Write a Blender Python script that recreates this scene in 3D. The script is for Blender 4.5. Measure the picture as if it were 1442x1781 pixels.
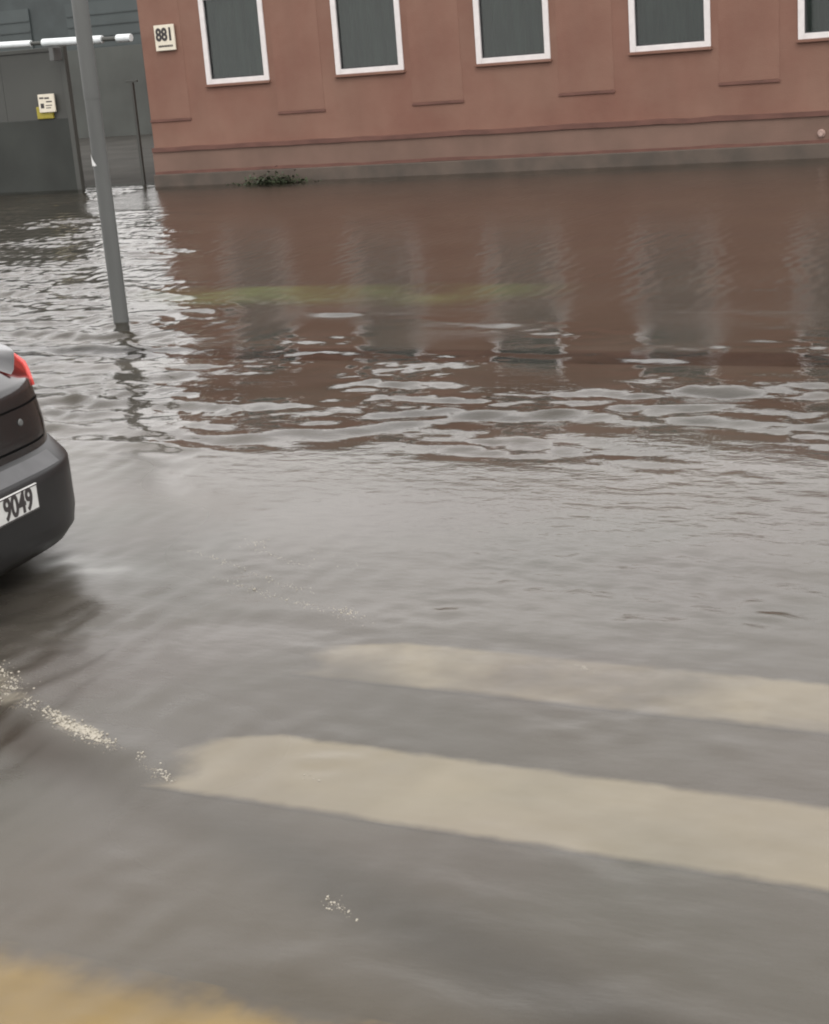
import bpy, bmesh, math, random
import numpy as np
from mathutils import Vector, Matrix

for o in list(bpy.data.objects):
    bpy.data.objects.remove(o)
scene = bpy.context.scene
COL = scene.collection
rnd = random.Random(7)
R = math.radians

# ------------------------------------------------------------------ camera
cam_d = bpy.data.cameras.new("camera")
cam = bpy.data.objects.new("camera", cam_d)
COL.objects.link(cam)
cam_d.sensor_fit = 'HORIZONTAL'
cam_d.sensor_width = 36.0
cam_d.lens = 36.0 * 2715.4 / 1442.0
cam_d.clip_start = 0.05
cam_d.clip_end = 3000
PITCH, ROLL, YAW = 0.2838, -0.0801, 0.463
fwd = Vector((-math.sin(YAW)*math.cos(PITCH), math.cos(YAW)*math.cos(PITCH), -math.sin(PITCH)))
rt = Vector((math.cos(YAW), math.sin(YAW), 0))
up = rt.cross(fwd)
rr = rt*math.cos(ROLL) + up*math.sin(ROLL)
uu = up*math.cos(ROLL) - rt*math.sin(ROLL)
m = Matrix.Identity(4)
for i in range(3):
    m[i][0], m[i][1], m[i][2], m[i][3] = rr[i], uu[i], -fwd[i], (0, 0, 2.0)[i]
cam.matrix_world = m
scene.camera = cam

# ------------------------------------------------------------------ world, sun, exposure (overcast day)
SUN_EL, SUN_ROT = 52, 150
world = bpy.data.worlds.new("World")
scene.world = world
world.use_nodes = True
wn, wl = world.node_tree.nodes, world.node_tree.links
wn.clear()
wout = wn.new('ShaderNodeOutputWorld')
bg = wn.new('ShaderNodeBackground')
bg.inputs['Strength'].default_value = 0.1
sky = wn.new('ShaderNodeTexSky')
sky.sky_type = 'NISHITA'
sky.sun_disc = False
sky.sun_elevation = R(SUN_EL)
sky.sun_rotation = R(SUN_ROT)
sky.air_density = 1.0
sky.dust_density = 3.0
cmix = wn.new('ShaderNodeMix'); cmix.data_type = 'RGBA'
cmix.inputs['Factor'].default_value = 0.88          # closed grey cloud cover over the clear sky
cn = wn.new('ShaderNodeTexNoise'); cn.inputs['Scale'].default_value = 3.0; cn.inputs['Detail'].default_value = 4
cr = wn.new('ShaderNodeValToRGB')
cr.color_ramp.elements[0].position = .3; cr.color_ramp.elements[0].color = (11.5, 11.3, 11.2, 1)
cr.color_ramp.elements[1].position = .7; cr.color_ramp.elements[1].color = (17, 16.5, 16.1, 1)
tc = wn.new('ShaderNodeTexCoord')
wl.new(tc.outputs['Generated'], cn.inputs['Vector'])
wl.new(cn.outputs['Fac'], cr.inputs['Fac'])
wl.new(sky.outputs['Color'], cmix.inputs[6])
wl.new(cr.outputs['Color'], cmix.inputs[7])
wl.new(cmix.outputs[2], bg.inputs['Color'])
wl.new(bg.outputs['Background'], wout.inputs['Surface'])

sd = bpy.data.lights.new("sun", 'SUN')
sd.energy = 0.6; sd.angle = R(25); sd.color = (1, .96, .9)
sun = bpy.data.objects.new("sun", sd); COL.objects.link(sun)
# nishita: rotation measured clockwise from +Y
sdir = Vector((math.sin(R(SUN_ROT))*math.cos(R(SUN_EL)), math.cos(R(SUN_ROT))*math.cos(R(SUN_EL)), math.sin(R(SUN_EL))))
sun.rotation_euler = sdir.to_track_quat('Z', 'Y').to_euler()
sun.location = sdir*50

vs = scene.view_settings
vs.view_transform = 'Standard'; vs.look = 'None'; vs.exposure = 0.44; vs.gamma = 1.0
vs.use_curve_mapping = False
scene.render.engine = 'CYCLES'
cy = scene.cycles
cy.use_denoising = True
cy.max_bounces = 8; cy.transparent_max_bounces = 12; cy.glossy_bounces = 4; cy.diffuse_bounces = 3
cy.filter_width = 2.0            # soft phone lens
cy.sample_clamp_indirect = 8.0
cy.caustics_reflective = False; cy.caustics_refractive = False

# ------------------------------------------------------------------ helpers
def mat(name):
    mt = bpy.data.materials.new(name); mt.use_nodes = True
    nt = mt.node_tree
    return mt, nt.nodes, nt.links, nt.nodes['Principled BSDF']

def simple(name, col, rough=.6, var=.15, scale=6.0, metallic=0.0, bump=0.0, bscale=60.0, spec=.5, coat=0.0, stretch=(1, 1, 1), col2=None):
    mt, n, l, p = mat(name)
    tcn = n.new('ShaderNodeTexCoord'); mp = n.new('ShaderNodeMapping'); mp.inputs['Scale'].default_value = stretch
    l.new(tcn.outputs['Object'], mp.inputs['Vector'])
    nz = n.new('ShaderNodeTexNoise'); nz.inputs['Scale'].default_value = scale; nz.inputs['Detail'].default_value = 5
    l.new(mp.outputs['Vector'], nz.inputs['Vector'])
    cr = n.new('ShaderNodeValToRGB')
    c2 = col2 or tuple(c*(1-var) for c in col)
    c1 = col if col2 else tuple(min(1, c*(1+var)) for c in col)
    cr.color_ramp.elements[0].position = .32; cr.color_ramp.elements[0].color = (*c2, 1)
    cr.color_ramp.elements[1].position = .68; cr.color_ramp.elements[1].color = (*c1, 1)
    l.new(nz.outputs['Fac'], cr.inputs['Fac'])
    l.new(cr.outputs['Color'], p.inputs['Base Color'])
    p.inputs['Roughness'].default_value = rough; p.inputs['Metallic'].default_value = metallic
    p.inputs['Specular IOR Level'].default_value = spec
    p.inputs['Coat Weight'].default_value = coat; p.inputs['Coat Roughness'].default_value = .06
    if bump:
        nb = n.new('ShaderNodeTexNoise'); nb.inputs['Scale'].default_value = bscale; nb.inputs['Detail'].default_value = 3
        l.new(tcn.outputs['Object'], nb.inputs['Vector'])
        b = n.new('ShaderNodeBump'); b.inputs['Strength'].default_value = bump; b.inputs['Distance'].default_value = .01
        l.new(nb.outputs['Fac'], b.inputs['Height']); l.new(b.outputs['Normal'], p.inputs['Normal'])
    return mt

def add_box(bm, x0, x1, y0, y1, z0, z1):
    v = [bm.verts.new((x, y, z)) for z in (z0, z1) for y in (y0, y1) for x in (x0, x1)]
    for f in ((0, 2, 3, 1), (4, 5, 7, 6), (0, 1, 5, 4), (2, 6, 7, 3), (0, 4, 6, 2), (1, 3, 7, 5)):
        bm.faces.new([v[i] for i in f])

def add_cyl(bm, c, axis, r0, r1, h, seg=20, cap=True):
    ax = Vector(axis).normalized(); q = ax.to_track_quat('Z', 'Y')
    rings = []
    for r, t in ((r0, 0), (r1, h)):
        rings.append([bm.verts.new(Vector(c) + q @ Vector((r*math.cos(a), r*math.sin(a), t)))
                      for a in [2*math.pi*i/seg for i in range(seg)]])
    for i in range(seg):
        j = (i+1) % seg
        bm.faces.new((rings[0][i], rings[0][j], rings[1][j], rings[1][i]))
    if cap:
        bm.faces.new(list(reversed(rings[0]))); bm.faces.new(rings[1])

def link(name, bm, material, parent=None, smooth=False, bevel=0.0):
    bmesh.ops.recalc_face_normals(bm, faces=bm.faces)
    me = bpy.data.meshes.new(name); bm.to_mesh(me); bm.free()
    if material: me.materials.append(material)
    if smooth:
        me.polygons.foreach_set('use_smooth', [True]*len(me.polygons))
        me.set_sharp_from_angle(angle=R(42))
    o = bpy.data.objects.new(name, me); COL.objects.link(o)
    if parent: o.parent = parent
    if bevel:
        bv = o.modifiers.new("bevel", 'BEVEL'); bv.width = bevel; bv.segments = 2; bv.limit_method = 'ANGLE'
    return o

def box(name, dims, material, parent=None, bevel=0.0):
    bm = bmesh.new(); add_box(bm, *dims); return link(name, bm, material, parent, bevel=bevel)

def empty(name, loc=(0, 0, 0), rz=0):
    o = bpy.data.objects.new(name, None); o.location = loc; o.rotation_euler = (0, 0, rz); COL.objects.link(o); return o

def tag(o, label=None, cat=None, group=None, kind=None):
    if label: o['label'] = label
    if cat: o['category'] = cat
    if group: o['group'] = group
    if kind: o['kind'] = kind
    return o

def text_mesh(txt, size, bold=0.0):
    cu = bpy.data.curves.new("lettering", 'FONT'); cu.body = txt; cu.size = size; cu.offset = bold; cu.extrude = .0015
    cu.align_x = 'CENTER'; cu.align_y = 'CENTER'
    o = bpy.data.objects.new("lettering", cu); COL.objects.link(o)
    dg = bpy.context.evaluated_depsgraph_get(); dg.update()
    me = bpy.data.meshes.new_from_object(o.evaluated_get(dg))
    bpy.data.objects.remove(o); bpy.data.curves.remove(cu)
    return me

# ------------------------------------------------------------------ materials
def wall_material():
    mt, n, l, p = mat("red_brown_render")
    tcn = n.new('ShaderNodeTexCoord')
    mp = n.new('ShaderNodeMapping'); l.new(tcn.outputs['Object'], mp.inputs['Vector'])
    mp.inputs['Scale'].default_value = (1, 1, 1.4)
    a = n.new('ShaderNodeTexNoise'); a.inputs['Scale'].default_value = .55; a.inputs['Detail'].default_value = 6; a.inputs['Roughness'].default_value = .62
    l.new(mp.outputs['Vector'], a.inputs['Vector'])
    cr = n.new('ShaderNodeValToRGB'); e = cr.color_ramp.elements
    e[0].position = .3; e[0].color = (.198, .098, .073, 1)
    e[1].position = .72; e[1].color = (.238, .139, .104, 1)
    l.new(a.outputs['Fac'], cr.inputs['Fac'])
    # vertical weather streaks
    mp2 = n.new('ShaderNodeMapping'); mp2.inputs['Scale'].default_value = (1.3, 1, .5); l.new(tcn.outputs['Object'], mp2.inputs['Vector'])
    b = n.new('ShaderNodeTexNoise'); b.inputs['Scale'].default_value = 1.2; b.inputs['Detail'].default_value = 4
    l.new(mp2.outputs['Vector'], b.inputs['Vector'])
    mr = n.new('ShaderNodeMapRange'); mr.inputs[1].default_value = .35; mr.inputs[2].default_value = .75; mr.inputs[3].default_value = 1.05; mr.inputs[4].default_value = .91
    l.new(b.outputs['Fac'], mr.inputs[0])
    mx = n.new('ShaderNodeMix'); mx.data_type = 'RGBA'; mx.blend_type = 'MULTIPLY'; mx.inputs['Factor'].default_value = 1
    l.new(cr.outputs['Color'], mx.inputs[6]); l.new(mr.outputs[0], mx.inputs[7])
    l.new(mx.outputs[2], p.inputs['Base Color'])
    p.inputs['Roughness'].default_value = .75; p.inputs['Specular IOR Level'].default_value = .25
    g = n.new('ShaderNodeTexNoise'); g.inputs['Scale'].default_value = 45; g.inputs['Detail'].default_value = 4
    l.new(tcn.outputs['Object'], g.inputs['Vector'])
    bp = n.new('ShaderNodeBump'); bp.inputs['Strength'].default_value = .35; bp.inputs['Distance'].default_value = .01
    l.new(g.outputs['Fac'], bp.inputs['Height']); l.new(bp.outputs['Normal'], p.inputs['Normal'])
    return mt
M_wall = wall_material()
M_band = simple("dark_red_ledge", (.125, .056, .042), .7, .2, 2.5, stretch=(1, 1, 3))
M_plinth = simple("stained_plinth_render", (.19, .115, .088), .75, .18, 1.3, col2=(.145, .09, .068), bump=.3)
M_foot = simple("damp_concrete_footing", (.11, .082, .064), .7, .2, 2.0, col2=(.068, .054, .043), bump=.3)
M_white = simple("white_frame_paint", (.72, .68, .67), .45, .06, 8)
M_gasket = simple("dark_gasket", (.03, .03, .032), .5, .1)
M_curtain = simple("grey_green_curtain", (.20, .24, .215), .9, .3, 1.6, stretch=(4, 4, .5), col2=(.10, .115, .105))
M_greywall = simple("grey_green_render", (.085, .09, .082), .75, .15, .9, col2=(.065, .068, .062), bump=.25)
M_gate = simple("olive_grey_gate_paint", (.062, .064, .057), .6, .15, 1.2, col2=(.055, .056, .051))
M_tealdark = simple("dark_teal_shutter_paint", (.042, .052, .052), .5, .2, 1.0)
M_greyshut = simple("grey_teal_shutter", (.06, .072, .072), .6, .15, .5)
M_street = simple("dark_dry_tarmac", (.05, .048, .043), .95, .2, .8, bump=.4, spec=.1)
M_lowgate = simple("dirty_dark_gate_paint", (.038, .041, .037), .7, .2, 1.0, spec=.3)
M_rail = simple("white_rail_paint", (.72, .76, .77), .35, .08, 6)
M_sign = simple("white_sign_enamel", (.74, .68, .56), .4, .05, 9)
M_black = simple("black_sign_ink", (.03, .025, .025), .5, .1)
M_yellowbox = simple("faded_yellow_paint", (.34, .28, .03), .5, .25, 8)
M_pole = simple("galvanised_pole_paint", (.105, .108, .104), .55, .14, 1.4, stretch=(3, 3, .6), spec=.4)
M_paint = simple("black_car_paint", (.010, .009, .0095), .22, .15, 3, coat=.6)
M_bumper = simple("dark_bumper_plastic", (.009, .009, .0095), .36, .15, 9, spec=.45)
M_tyre = simple("tyre_rubber", (.02, .02, .02), .8, .1, 20)
M_rim = simple("alloy_rim", (.45, .45, .46), .3, .1, 8, metallic=.9)
M_plate = simple("reflective_plate", (.60, .60, .58), .4, .05, 30)
M_chrome = simple("dull_chrome", (.6, .6, .6), .25, .05, metallic=1.0)
M_roof = simple("bitumen_roof", (.07, .07, .07), .85, .2, 2)
M_kerb = simple("kerb_concrete", (.055, .05, .043), .8, .15, 3, bump=.3)
M_pavement = simple("pavement_concrete", (.045, .04, .033), .8, .2, 1.0, bump=.3)
M_verge = simple("flooded_turf", (.15, .215, .08), .8, .3, 3, col2=(.10, .14, .055), bump=.5)
M_leaf = simple("weed_leaf", (.034, .046, .022), .55, .3, 5)
M_sticker = simple("white_sticker_paper", (.75, .75, .74), .5, .05)
M_pale = simple("pale_pink_plastic", (.42, .30, .26), .5, .08, 9)
M_foam = simple("foam_bubbles", (.36, .33, .27), .3, .06, 40)

def turf_fade(mt):
    n, l = mt.node_tree.nodes, mt.node_tree.links; p = n['Principled BSDF']
    src = p.inputs['Base Color'].links[0].from_socket
    g = n.new('ShaderNodeNewGeometry'); sx = n.new('ShaderNodeSeparateXYZ'); l.new(g.outputs['Position'], sx.inputs[0])
    nz = n.new('ShaderNodeTexNoise'); nz.inputs['Scale'].default_value = 14; l.new(g.outputs['Position'], nz.inputs['Vector'])
    ma = n.new('ShaderNodeMath'); ma.operation = 'MULTIPLY_ADD'; ma.inputs[1].default_value = .02; l.new(nz.outputs['Fac'], ma.inputs[0]); l.new(sx.outputs['Z'], ma.inputs[2])
    mr = n.new('ShaderNodeMapRange'); mr.interpolation_type = 'SMOOTHSTEP'; mr.inputs[1].default_value = -.055; mr.inputs[2].default_value = -.006; mr.inputs[3].default_value = 0; mr.inputs[4].default_value = 1
    l.new(ma.outputs[0], mr.inputs[0])
    mx = n.new('ShaderNodeMix'); mx.data_type = 'RGBA'; mx.inputs[6].default_value = (.042, .037, .03, 1)
    l.new(src, mx.inputs[7]); l.new(mr.outputs[0], mx.inputs['Factor']); l.new(mx.outputs[2], p.inputs['Base Color'])
turf_fade(M_verge)
def glass_mat(name, tint, refl_rough=.03, opacity=.25, dcol=(.03, .035, .033)):
    mt, n, l, p = mat(name); n.remove(p)
    out = n['Material Output']
    fr = n.new('ShaderNodeFresnel'); fr.inputs['IOR'].default_value = 1.5
    tr = n.new('ShaderNodeBsdfTransparent'); tr.inputs['Color'].default_value = (*tint, 1)
    df = n.new('ShaderNodeBsdfDiffuse'); df.inputs['Color'].default_value = (*dcol, 1)
    gl = n.new('ShaderNodeBsdfGlossy'); gl.inputs['Roughness'].default_value = refl_rough
    m1 = n.new('ShaderNodeMixShader'); m1.inputs[0].default_value = opacity
    l.new(tr.outputs[0], m1.inputs[1]); l.new(df.outputs[0], m1.inputs[2])
    m2 = n.new('ShaderNodeMixShader'); l.new(fr.outputs[0], m2.inputs[0])
    l.new(m1.outputs[0], m2.inputs[1]); l.new(gl.outputs[0], m2.inputs[2])
    l.new(m2.outputs[0], out.inputs['Surface'])
    return mt
M_glass = glass_mat("window_glass", (.8, .86, .84))
M_carglass = glass_mat("tinted_car_glass", (.35, .38, .38), opacity=.4, dcol=(.01, .01, .01))

def lamp_mat():
    mt, n, l, p = mat("red_tail_lens")
    p.inputs['Base Color'].default_value = (.55, .05, .045, 1); p.inputs['Roughness'].default_value = .18
    p.inputs['Coat Weight'].default_value = .6
    p.inputs['Emission Color'].default_value = (1, .16, .13, 1); p.inputs['Emission Strength'].default_value = .22
    tcn = n.new('ShaderNodeTexCoord'); w = n.new('ShaderNodeTexWave'); w.inputs['Scale'].default_value = 30
    l.new(tcn.outputs['Object'], w.inputs['Vector'])
    b = n.new('ShaderNodeBump'); b.inputs['Strength'].default_value = .3; b.inputs['Distance'].default_value = .004
    l.new(w.outputs['Fac'], b.inputs['Height']); l.new(b.outputs['Normal'], p.inputs['Normal'])
    return mt
M_lamp = lamp_mat()

def road_material():
    mt, n, l, p = mat("wet_asphalt")
    g = n.new('ShaderNodeNewGeometry')
    a = n.new('ShaderNodeTexNoise'); a.inputs['Scale'].default_value = .9; a.inputs['Detail'].default_value = 6
    l.new(g.outputs['Position'], a.inputs['Vector'])
    cr = n.new('ShaderNodeValToRGB'); e = cr.color_ramp.elements
    e[0].position = .33; e[0].color = (.052, .047, .041, 1)
    e[1].position = .7; e[1].color = (.085, .077, .067, 1)
    l.new(a.outputs['Fac'], cr.inputs['Fac']); l.new(cr.outputs['Color'], p.inputs['Base Color'])
    p.inputs['Roughness'].default_value = .8
    s = n.new('ShaderNodeTexNoise'); s.inputs['Scale'].default_value = 120
    l.new(g.outputs['Position'], s.inputs['Vector'])
    b = n.new('ShaderNodeBump'); b.inputs['Strength'].default_value = .5; b.inputs['Distance'].default_value = .005
    l.new(s.outputs['Fac'], b.inputs['Height']); l.new(b.outputs['Normal'], p.inputs['Normal'])
    return mt
M_road = road_material()

def stripe_material(name, c1, c2, wear, patchy=.8):
    """road paint: solid middle, edges worn through to the asphalt; UV-free, uses the 'edge' attribute (0 at rim, 1 inside)"""
    mt, n, l, p = mat(name)
    g = n.new('ShaderNodeNewGeometry')
    a = n.new('ShaderNodeTexNoise'); a.inputs['Scale'].default_value = 2.2; a.inputs['Detail'].default_value = 5
    l.new(g.outputs['Position'], a.inputs['Vector'])
    cr = n.new('ShaderNodeValToRGB'); e = cr.color_ramp.elements
    e[0].position = .3; e[0].color = (*c2, 1); e[1].position = .7; e[1].color = (*c1, 1)
    l.new(a.outputs['Fac'], cr.inputs['Fac'])
    at = n.new('ShaderNodeAttribute'); at.attribute_name = 'edge'
    w = n.new('ShaderNodeTexNoise'); w.inputs['Scale'].default_value = 9; w.inputs['Detail'].default_value = 5
    l.new(g.outputs['Position'], w.inputs['Vector'])
    ad = n.new('ShaderNodeMath'); ad.operation = 'ADD'; l.new(at.outputs['Fac'], ad.inputs[0])
    ml = n.new('ShaderNodeMath'); ml.operation = 'MULTIPLY'; ml.inputs[1].default_value = .5; l.new(w.outputs['Fac'], ml.inputs[0])
    l.new(ml.outputs[0], ad.inputs[1])
    mr = n.new('ShaderNodeMapRange'); mr.interpolation_type = 'SMOOTHSTEP'
    mr.inputs[1].default_value = .22; mr.inputs[2].default_value = .75; mr.inputs[3].default_value = 0; mr.inputs[4].default_value = wear
    l.new(ad.outputs[0], mr.inputs[0])
    mx = n.new('ShaderNodeMix'); mx.data_type = 'RGBA'; mx.inputs[6].default_value = (.068, .061, .053, 1)
    pn = n.new('ShaderNodeTexNoise'); pn.inputs['Scale'].default_value = 1.1; pn.inputs['Detail'].default_value = 6
    l.new(g.outputs['Position'], pn.inputs['Vector'])
    pr = n.new('ShaderNodeMapRange'); pr.inputs[1].default_value = .38; pr.inputs[2].default_value = .58; pr.inputs[3].default_value = patchy; pr.inputs[4].default_value = 1
    l.new(pn.outputs['Fac'], pr.inputs[0])
    pm_ = n.new('ShaderNodeMath'); pm_.operation = 'MULTIPLY'; l.new(mr.outputs[0], pm_.inputs[0]); l.new(pr.outputs[0], pm_.inputs[1])
    l.new(cr.outputs['Color'], mx.inputs[7]); l.new(pm_.outputs[0], mx.inputs['Factor'])
    l.new(mx.outputs[2], p.inputs['Base Color']); p.inputs['Roughness'].default_value = .7
    return mt
M_stripe = stripe_material("worn_white_road_paint", (.84, .77, .63), (.70, .64, .52), .97)
M_stripe_faint = stripe_material("muddy_white_road_paint", (.74, .67, .54), (.34, .30, .23), .88, .30)
M_stripe_yellow = stripe_material("worn_yellow_road_paint", (.88, .58, .06), (.60, .40, .08), .97)

def water_material():
    mt, n, l, p = mat("muddy_flood_water"); n.remove(p)
    out = n['Material Output']
    g = n.new('ShaderNodeNewGeometry')
    # fine ripples
    mp = n.new('ShaderNodeMapping'); mp.inputs['Scale'].default_value = (5, 9, 5); mp.inputs['Rotation'].default_value = (0, 0, R(12))
    l.new(g.outputs['Position'], mp.inputs['Vector'])
    nz = n.new('ShaderNodeTexNoise'); nz.inputs['Scale'].default_value = 1.0; nz.inputs['Detail'].default_value = 4; nz.inputs['Roughness'].default_value = .55
    l.new(mp.outputs['Vector'], nz.inputs['Vector'])
    fa = n.new('ShaderNodeAttribute'); fa.attribute_name = 'fine'
    bp = n.new('ShaderNodeBump'); bp.inputs['Distance'].default_value = .02
    l.new(fa.outputs['Fac'], bp.inputs['Strength'])
    l.new(nz.outputs['Fac'], bp.inputs['Height'])
    fr = n.new('ShaderNodeFresnel'); fr.inputs['IOR'].default_value = 1.333
    l.new(bp.outputs['Normal'], fr.inputs['Normal'])
    gl = n.new('ShaderNodeBsdfGlossy'); gl.distribution = 'BECKMANN'; gl.inputs['Color'].default_value = (.97, .96, .95, 1)
    l.new(bp.outputs['Normal'], gl.inputs['Normal'])
    ra = n.new('ShaderNodeAttribute'); ra.attribute_name = 'rough'; l.new(ra.outputs['Fac'], gl.inputs['Roughness'])
    tr = n.new('ShaderNodeBsdfTransparent'); tr.inputs['Color'].default_value = (.93, .89, .80, 1)
    # silt clouds
    sn = n.new('ShaderNodeTexNoise'); sn.inputs['Scale'].default_value = .8; sn.inputs['Detail'].default_value = 5
    mp3 = n.new('ShaderNodeMapping'); mp3.inputs['Scale'].default_value = (.6, 1.4, 1); l.new(g.outputs['Position'], mp3.inputs['Vector'])
    l.new(mp3.outputs['Vector'], sn.inputs['Vector'])
    cr = n.new('ShaderNodeValToRGB'); e = cr.color_ramp.elements
    e[0].position = .32; e[0].color = (.84, .82, .80, 1)
    e[1].position = .68; e[1].color = (1.1, 1.1, 1.1, 1)
    l.new(sn.outputs['Fac'], cr.inputs['Fac'])
    df = n.new('ShaderNodeBsdfDiffuse')
    sa = n.new('ShaderNodeAttribute'); sa.attribute_name = 'silt'
    mm = n.new('ShaderNodeMix'); mm.data_type = 'RGBA'; mm.blend_type = 'MULTIPLY'; mm.inputs['Factor'].default_value = 1
    l.new(sa.outputs['Color'], mm.inputs[6]); l.new(cr.outputs['Color'], mm.inputs[7]); l.new(mm.outputs[2], df.inputs['Color'])
    mk = n.new('ShaderNodeAttribute'); mk.attribute_name = 'murk'
    m1 = n.new('ShaderNodeMixShader'); l.new(mk.outputs['Fac'], m1.inputs[0])
    l.new(tr.outputs[0], m1.inputs[1]); l.new(df.outputs[0], m1.inputs[2])
    m2 = n.new('ShaderNodeMixShader'); l.new(fr.outputs[0], m2.inputs[0])
    l.new(m1.outputs[0], m2.inputs[1]); l.new(gl.outputs[0], m2.inputs[2])
    l.new(m2.outputs[0], out.inputs['Surface'])
    return mt
M_water = water_material()

# ------------------------------------------------------------------ ground under the flood
ROAD_Z, PAVE_Z, KERB_Y = -.15, -.06, 10.15
road = box("road", (-300, 300, -200, KERB_Y, -1.2, ROAD_Z), M_road); tag(road, kind='structure')
kerb = box("kerb", (-300, 300, KERB_Y, KERB_Y+.16, -1.2, PAVE_Z+.004), M_kerb, bevel=.012); tag(kerb, kind='structure')
pave = box("pavement", (-300, 300, KERB_Y+.16, 320, -1.2, PAVE_Z), M_pavement); tag(pave, kind='structure')
# low turf mound just under the surface
def mound(x, y):
    tv = np.clip((y-11.75)/1.75, 0, 1); tx = np.clip((x+9.8)/5.6, 0, 1)
    n_ = .68+.30*np.sin(1.9*x+.8*y)*np.sin(2.7*y-.6*x+1.1)+.16*np.sin(5.1*x+2.0*y)*np.sin(4.3*y)
    return .066*np.sin(math.pi*tv)**1.2*np.minimum(1, 1.25*np.sin(math.pi*tx))*n_-.012
bm = bmesh.new()
NX, NY = 70, 24
vg = []
for i in range(NX+1):
    col_ = []
    for j in range(NY+1):
        x_, y_ = -9.8+5.6*i/NX, 11.75+1.75*j/NY
        col_.append(bm.verts.new((x_, y_, PAVE_Z+float(mound(np.float64(x_), np.float64(y_))))))
    vg.append(col_)
for i in range(NX):
    for j in range(NY):
        bm.faces.new((vg[i][j], vg[i+1][j], vg[i+1][j+1], vg[i][j+1]))
verge = link("grass_verge", bm, M_verge, smooth=True); tag(verge, kind='structure')

def stripe(x0, x1, y0, y1, material, soft=.06, endsoft=.2):
    bm = bmesh.new()
    lay = bm.verts.layers.float.new('edge')
    xs = [x0, x0+endsoft] + [x0+endsoft+(x1-x0-2*endsoft)*k/20 for k in range(1, 20)] + [x1-endsoft, x1]
    ys = [y0, y0+soft, (y0+y1)/2, y1-soft, y1]
    grid = []
    for i, x in enumerate(xs):
        row = []
        for j, y in enumerate(ys):
            v = bm.verts.new((x + (.05*math.sin(j*2.2) if i == 0 else 0), y, ROAD_Z+.004))
            v[lay] = 0.0 if i in (0, len(xs)-1) or j in (0, len(ys)-1) else 1.0
            row.append(v)
        grid.append(row)
    for i in range(len(xs)-1):
        for j in range(len(ys)-1):
            bm.faces.new((grid[i][j], grid[i+1][j], grid[i+1][j+1], grid[i][j+1]))
    return link("crosswalk_stripe", bm, material, road)
K = 1.0 - ROAD_Z/2.0       # seen through the surface from 2 m: shift of the bed against the surface
stripe(-2.66*K, 3.4, 3.37*K, 3.82*K, M_stripe, .09, .25)
stripe(-2.66*K, 3.4, 4.25*K, 4.64*K, M_stripe_faint, .10, .3)
s3 = stripe(-3.3*K, -.6, 1.75*K, 2.56*K, M_stripe_yellow, .32, .7)
s3.name = "yellow_stripe"

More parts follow.
